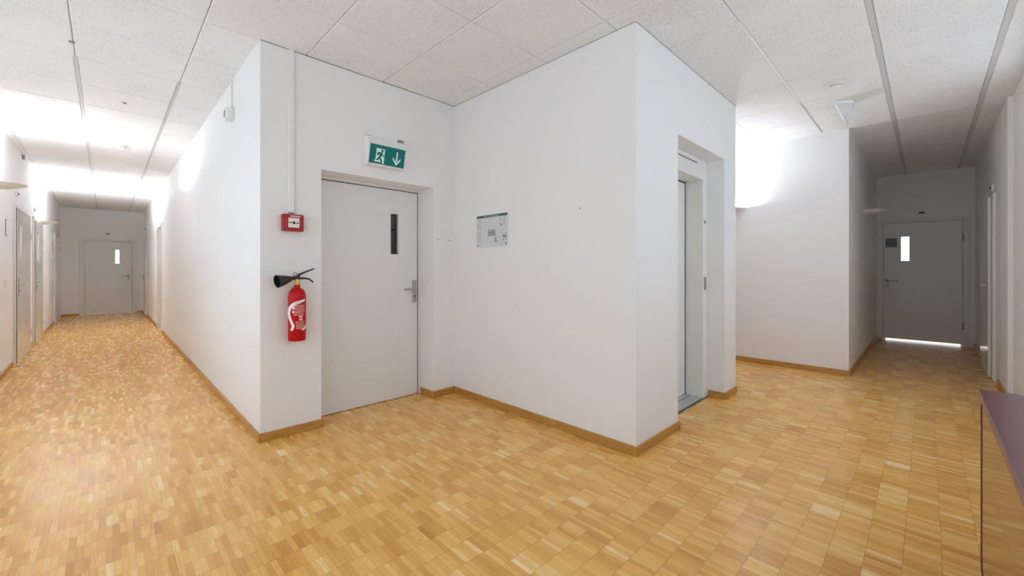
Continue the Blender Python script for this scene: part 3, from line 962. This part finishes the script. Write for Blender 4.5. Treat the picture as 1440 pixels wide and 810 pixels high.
# ------------------------------------------------------------------ ceiling devices
def smoke(loc, label, first=None):
    if first is None:
        r = thing('smoke_detector', (0, 0, 0), label, 'smoke detector', 'smoke detectors')
        MB().lathe([(.058, -.001), (.058, -.010), (.054, -.014), (0, -.014)], n=36).build('mounting_base', M['wmetal'], r, True)
        h = MB().lathe([(.046, -.0145), (.046, -.030), (.040, -.040), (.024, -.046), (0, -.047)], n=36).build('detector_head', M['wmetal'], r, True)
        MB().lathe([(.0468, -.024), (.0472, -.0245), (.0472, -.029), (.0465, -.0295)], n=36, caps=False).build('vent_slit', M['grey'], h, True)
    else:
        r = first.copy()
        COL.objects.link(r)
        for c in list(first.children):
            k = c.copy()
            COL.objects.link(k)
            k.parent = r
            for gch in c.children:
                q = gch.copy()
                COL.objects.link(q)
                q.parent = k
        r['label'] = label
    r.location = loc
    return r
s0 = smoke((4.527, .560, H), 'round white smoke detector on the ceiling next to the wedge-shaped unit')
smoke((.14, 7.41, H), 'round white smoke detector on the bright ceiling of the long corridor', s0)

def wedge_unit():
    t = thing('ceiling_speaker', (5.1, .54, H), 'white wedge-shaped unit hanging from the ceiling above the corner wall', 'speaker')
    zt = H - .003
    A = [(4.985, .615), (5.075, .495), (5.20, .500), (5.13, .640)]
    MB().hull([(x, y, zt) for x, y in A] + [(x, y, zt - .028) for x, y in A]).build('mounting_plate', M['wmetal'], t)
    pts = [(x, y, zt - .029) for x, y in [(4.998, .612), (5.078, .502), (5.19, .506), (5.125, .630)]]
    pts += [(5.08, .575, zt - .125), (5.15, .515, zt - .140), (5.20, .545, zt - .15), (5.205, .552, zt - .222)]
    MB().hull(pts).build('wedge_body', M['wedge'], t)
wedge_unit()

def hook(loc, label):
    t = tag(MB().box(-.016, .016, -.006, .006, -.012, -.001, .002).build('ceiling_clip', M['grey']), label, 'clip', 'small ceiling clips')
    t.location = loc
hook((-.172, 4.28, H), 'small dark clip in a ceiling joint nearest the viewer')
hook((.129, 5.484, H), 'tiny dark clip in the middle of a ceiling board')
t = tag(MB().box(XA + .001, XA + .03, 8.93, 8.98, H - .07, H - .01, .004).build('wall_clip', M['grey']), 'small dark bracket where the left wall meets the ceiling', 'bracket')
base_at(t, (XA, 8.95, H - .04))

# motion sensor with its own conduit on the bright wall
t = thing('motion_sensor', (XL, 4.2, 2.49), 'small white motion sensor box high on the bright corridor wall', 'sensor')
bx_ = MB().box(XL - .058, XL + .001, 4.13, 4.225, 2.490, 2.590, .006, 2).build('housing', M['white'], t, True)
MB().box(XL - .061, XL - .0575, 4.165, 4.215, 2.512, 2.572, .001).build('lens', M['grey'], t)
tag(base_at(MB().box(XL - .016, XL - .001, 4.185, 4.207, 2.592, H - .002, .002).build('sensor_conduit', M['white']), (XL, 4.196, 2.592)), 'thin white conduit from the ceiling to the motion sensor box', 'conduit')

# ------------------------------------------------------------------ indicator lamps above doors
def indicator(loc, rz, label, first=None):
    if first is None:
        r = thing('indicator_lamp', (0, 0, 0), label, 'indicator lamp', 'indicator lamps above doors')
        MB().box(-.052, .052, -.002, .022, -.034, .034, .004).build('housing', M['white'], r)
        MB().box(-.036, .036, .0222, .030, -.015, .012, .004).build('lens', M['black'], r)
    else:
        r = first.copy()
        COL.objects.link(r)
        for c in list(first.children):
            k = c.copy()
            COL.objects.link(k)
            k.parent = r
        r['label'] = label
    r.location = loc
    r.rotation_euler = (0, 0, rz)
    return r
i0 = indicator((.038, YE - .0005, 2.198), PI, 'white indicator lamp with dark lens above the far end grey door')
indicator((XF - .0005, .065, 2.175), PI / 2, 'white indicator lamp with dark lens above the wide daylit door', i0)
indicator((XA + .0005, 8.40, 2.215), -PI / 2, 'white indicator lamp above the nearest door of the left wall', i0)
indicator((XA + .0005, 10.35, 2.205), -PI / 2, 'white indicator lamp above the second door of the left wall', i0)
indicator((XA + .0005, 14.5, 2.20), -PI / 2, 'white indicator lamp above the farthest door of the left wall', i0)
indicator((XL - .0005, 10.85, 2.29), PI / 2, 'white indicator lamp above the recessed doorway', i0)
indicator((XL - .0005, 14.95, 2.32), PI / 2, 'white indicator lamp above the far door in the bright wall', i0)
indicator((7.15, YF + .0005, 2.150), 0, 'white indicator lamp above the glossy edge-on door', i0)

# ------------------------------------------------------------------ door plates, switches
def plate(y, z, label, w=.11, h=.20, first=None):
    t = thing('door_plate', (XA, y, z), label, 'sign', 'room plates beside doors')
    MB().box(XA + .001, XA + .007, y - w / 2, y + w / 2, z, z + h, .001).build('frame', M['grey'], t)
    MB().box(XA + .0072, XA + .009, y - w / 2 + .012, y + w / 2 - .012, z + .012, z + h - .012).build('insert', M['white'], t)
plate(7.66, 1.62, 'grey framed room plate beside the nearest left door')
plate(9.84, 1.62, 'grey framed room plate between the first and second left doors')
plate(13.78, 1.62, 'grey framed room plate before the farthest left door')
def switch(loc, rz, label):
    t = thing('light_switch', (0, 0, 0), label, 'switch')
    MB().box(-.041, .041, .0005, .009, -.041, .041, .003).build('cover', M['white'], t)
    MB().box(-.026, .026, .0092, .014, -.028, .028, .002).build('rocker', M['white'], t)
    t.location = loc
    t.rotation_euler = (0, 0, rz)
switch((XA + .0005, 7.62, 1.06), -PI / 2, 'white light switch on the left wall before the nearest door')
switch((.705, YE - .0005, 1.07), PI, 'white light switch right of the far end door')
n = MB().lathe([(.0035, 0), (.005, .010), (0, .012)], (XP - .0005, 1.783, 1.669), (-1, 0, 0), 12).build('wall_nail', M['dsteel'])
tag(base_at(n, (XP, 1.783, 1.669)), 'tiny nail in the blank wall right of the evacuation plan', 'nail')
# small screw plugs beside the stair door
n = tag(base_at(MB().lathe([(.006, 0), (.006, .004), (0, .005)], (2.27, YD - .0005, 1.51), (0, -1, 0), 12).build('wall_plug', M['grey']), (2.27, YD, 1.51)), 'left of two small wall plugs right of the grey door', 'plug')
n = tag(base_at(MB().lathe([(.006, 0), (.006, .004), (0, .005)], (2.405, YD - .0005, 1.51), (0, -1, 0), 12).build('wall_plug', M['grey']), (2.405, YD, 1.51)), 'right of two small wall plugs, near the wall corner', 'plug')

# ------------------------------------------------------------------ sideboard
def sideboard():
    X0, X1, Y0, Y1, ZT = .05, 2.430, -.545, -.142, .752
    t = thing('sideboard', ((X0 + X1) / 2, (Y0 + Y1) / 2, 0), 'dark red lacquered sideboard with glossy brown wood front at the lower right', 'sideboard')
    # U-shaped shell with rounded lower corners
    rr, th = .07, .038
    def outline(off):
        a, b, zb, r = X0 + off, X1 - off, .030 + off, rr - off
        p = [(a, ZT - .024)]
        for k in range(9):
            q = PI + k / 8 * PI / 2
            p.append((a + r + r * math.cos(q), zb + r + r * math.sin(q)))
        for k in range(9):
            q = 1.5 * PI + k / 8 * PI / 2
            p.append((b - r + r * math.cos(q), zb + r + r * math.sin(q)))
        p.append((b, ZT - .024))
        return p
    o, i = outline(0), outline(th)
    tt = bmesh.new()
    def ring(pts, y): return [tt.verts.new((x, y, z)) for x, z in pts]
    of, inf, ob, inb = ring(o, Y1 - .004), ring(i, Y1 - .004), ring(o, Y0), ring(i, Y0)
    for k in range(len(o) - 1):
        tt.faces.new((of[k], of[k + 1], inf[k + 1], inf[k]))
        tt.faces.new((ob[k], inb[k], inb[k + 1], ob[k + 1]))
        tt.faces.new((of[k], ob[k], ob[k + 1], of[k + 1]))
        tt.faces.new((inf[k], inf[k + 1], inb[k + 1], inb[k]))
    for k in (0, -1):
        tt.faces.new((of[k], inf[k], inb[k], ob[k]))
    bmesh.ops.recalc_face_normals(tt, faces=tt.faces)
    MB()._take(tt).build('shell', M['burgundy'], t, True)
    tp = MB().box(X0 - .002, X1 + .002, Y0, Y1, ZT - .0235, ZT, .002).build('top_panel', M['burgundy'], t)
    MB().box(X0, X1, Y1 + .0002, Y1 + .0022, ZT - .0215, ZT - .003).build('edge_strip', M['edgewood'], tp)
    zc = .030 + th + .003
    for a, b in ((X0 + th + .002, 1.155), (1.158, X1 - th - .002)):
        rl = .04
        pts = [(a, ZT - .027)]
        if a < 1: pts += [(a, zc + rl), (a + rl, zc), (b, zc)]
        else: pts += [(a, zc), (b - rl, zc), (b - .012, zc + .012), (b, zc + rl)]
        pts.append((b, ZT - .027))
        MB().prism([(x, Y1 - .024, z) for x, z in pts], (0, .018, 0)).build('sliding_door', M['walnut'], t)
    MB().box(X0 + th + .01, X1 - th - .01, Y0 + .004, Y0 + .012, zc + .05, ZT - .03).build('back_panel', M['walnut'], t)
    for fx in (X0 + .2, X1 - .2):
        for fy in (Y0 + .06, Y1 - .07):
            MB().lathe([(.018, .0), (.022, .0295)], (fx, fy, 0), n=16).build('foot', M['black'], t)
sideboard()

# ------------------------------------------------------------------ daylight behind the end doors and the added windows
w = bpy.data.worlds.new('daylight')
SC.world = w
w.use_nodes = True
bg = w.node_tree.nodes['Background']
bg.inputs['Color'].default_value = (.88, .95, 1.07, 1)
bg.inputs['Strength'].default_value = 1.68

# ------------------------------------------------------------------ camera
cam = bpy.data.cameras.new('camera')
cam.sensor_fit = 'HORIZONTAL'
cam.sensor_width = 36.
cam.lens = 36. * 577.415 / 1440.
cam.shift_y = -(405. - 379.37) / 1440.
cam.clip_start = .03
co = bpy.data.objects.new('camera', cam)
COL.objects.link(co)
co.location = (0, 0, 1.22)
co.rotation_euler = (PI / 2, 0, -.78)
SC.camera = co

vs = SC.view_settings
SC.display_settings.display_device = 'sRGB'
vs.view_transform = 'Standard'
vs.look = 'None'
vs.gamma = 1.
vs.use_curve_mapping = False
vs.exposure = .27
SC.cycles.diffuse_bounces = 8
SC.cycles.max_bounces = 14
SC.cycles.transparent_max_bounces = 12
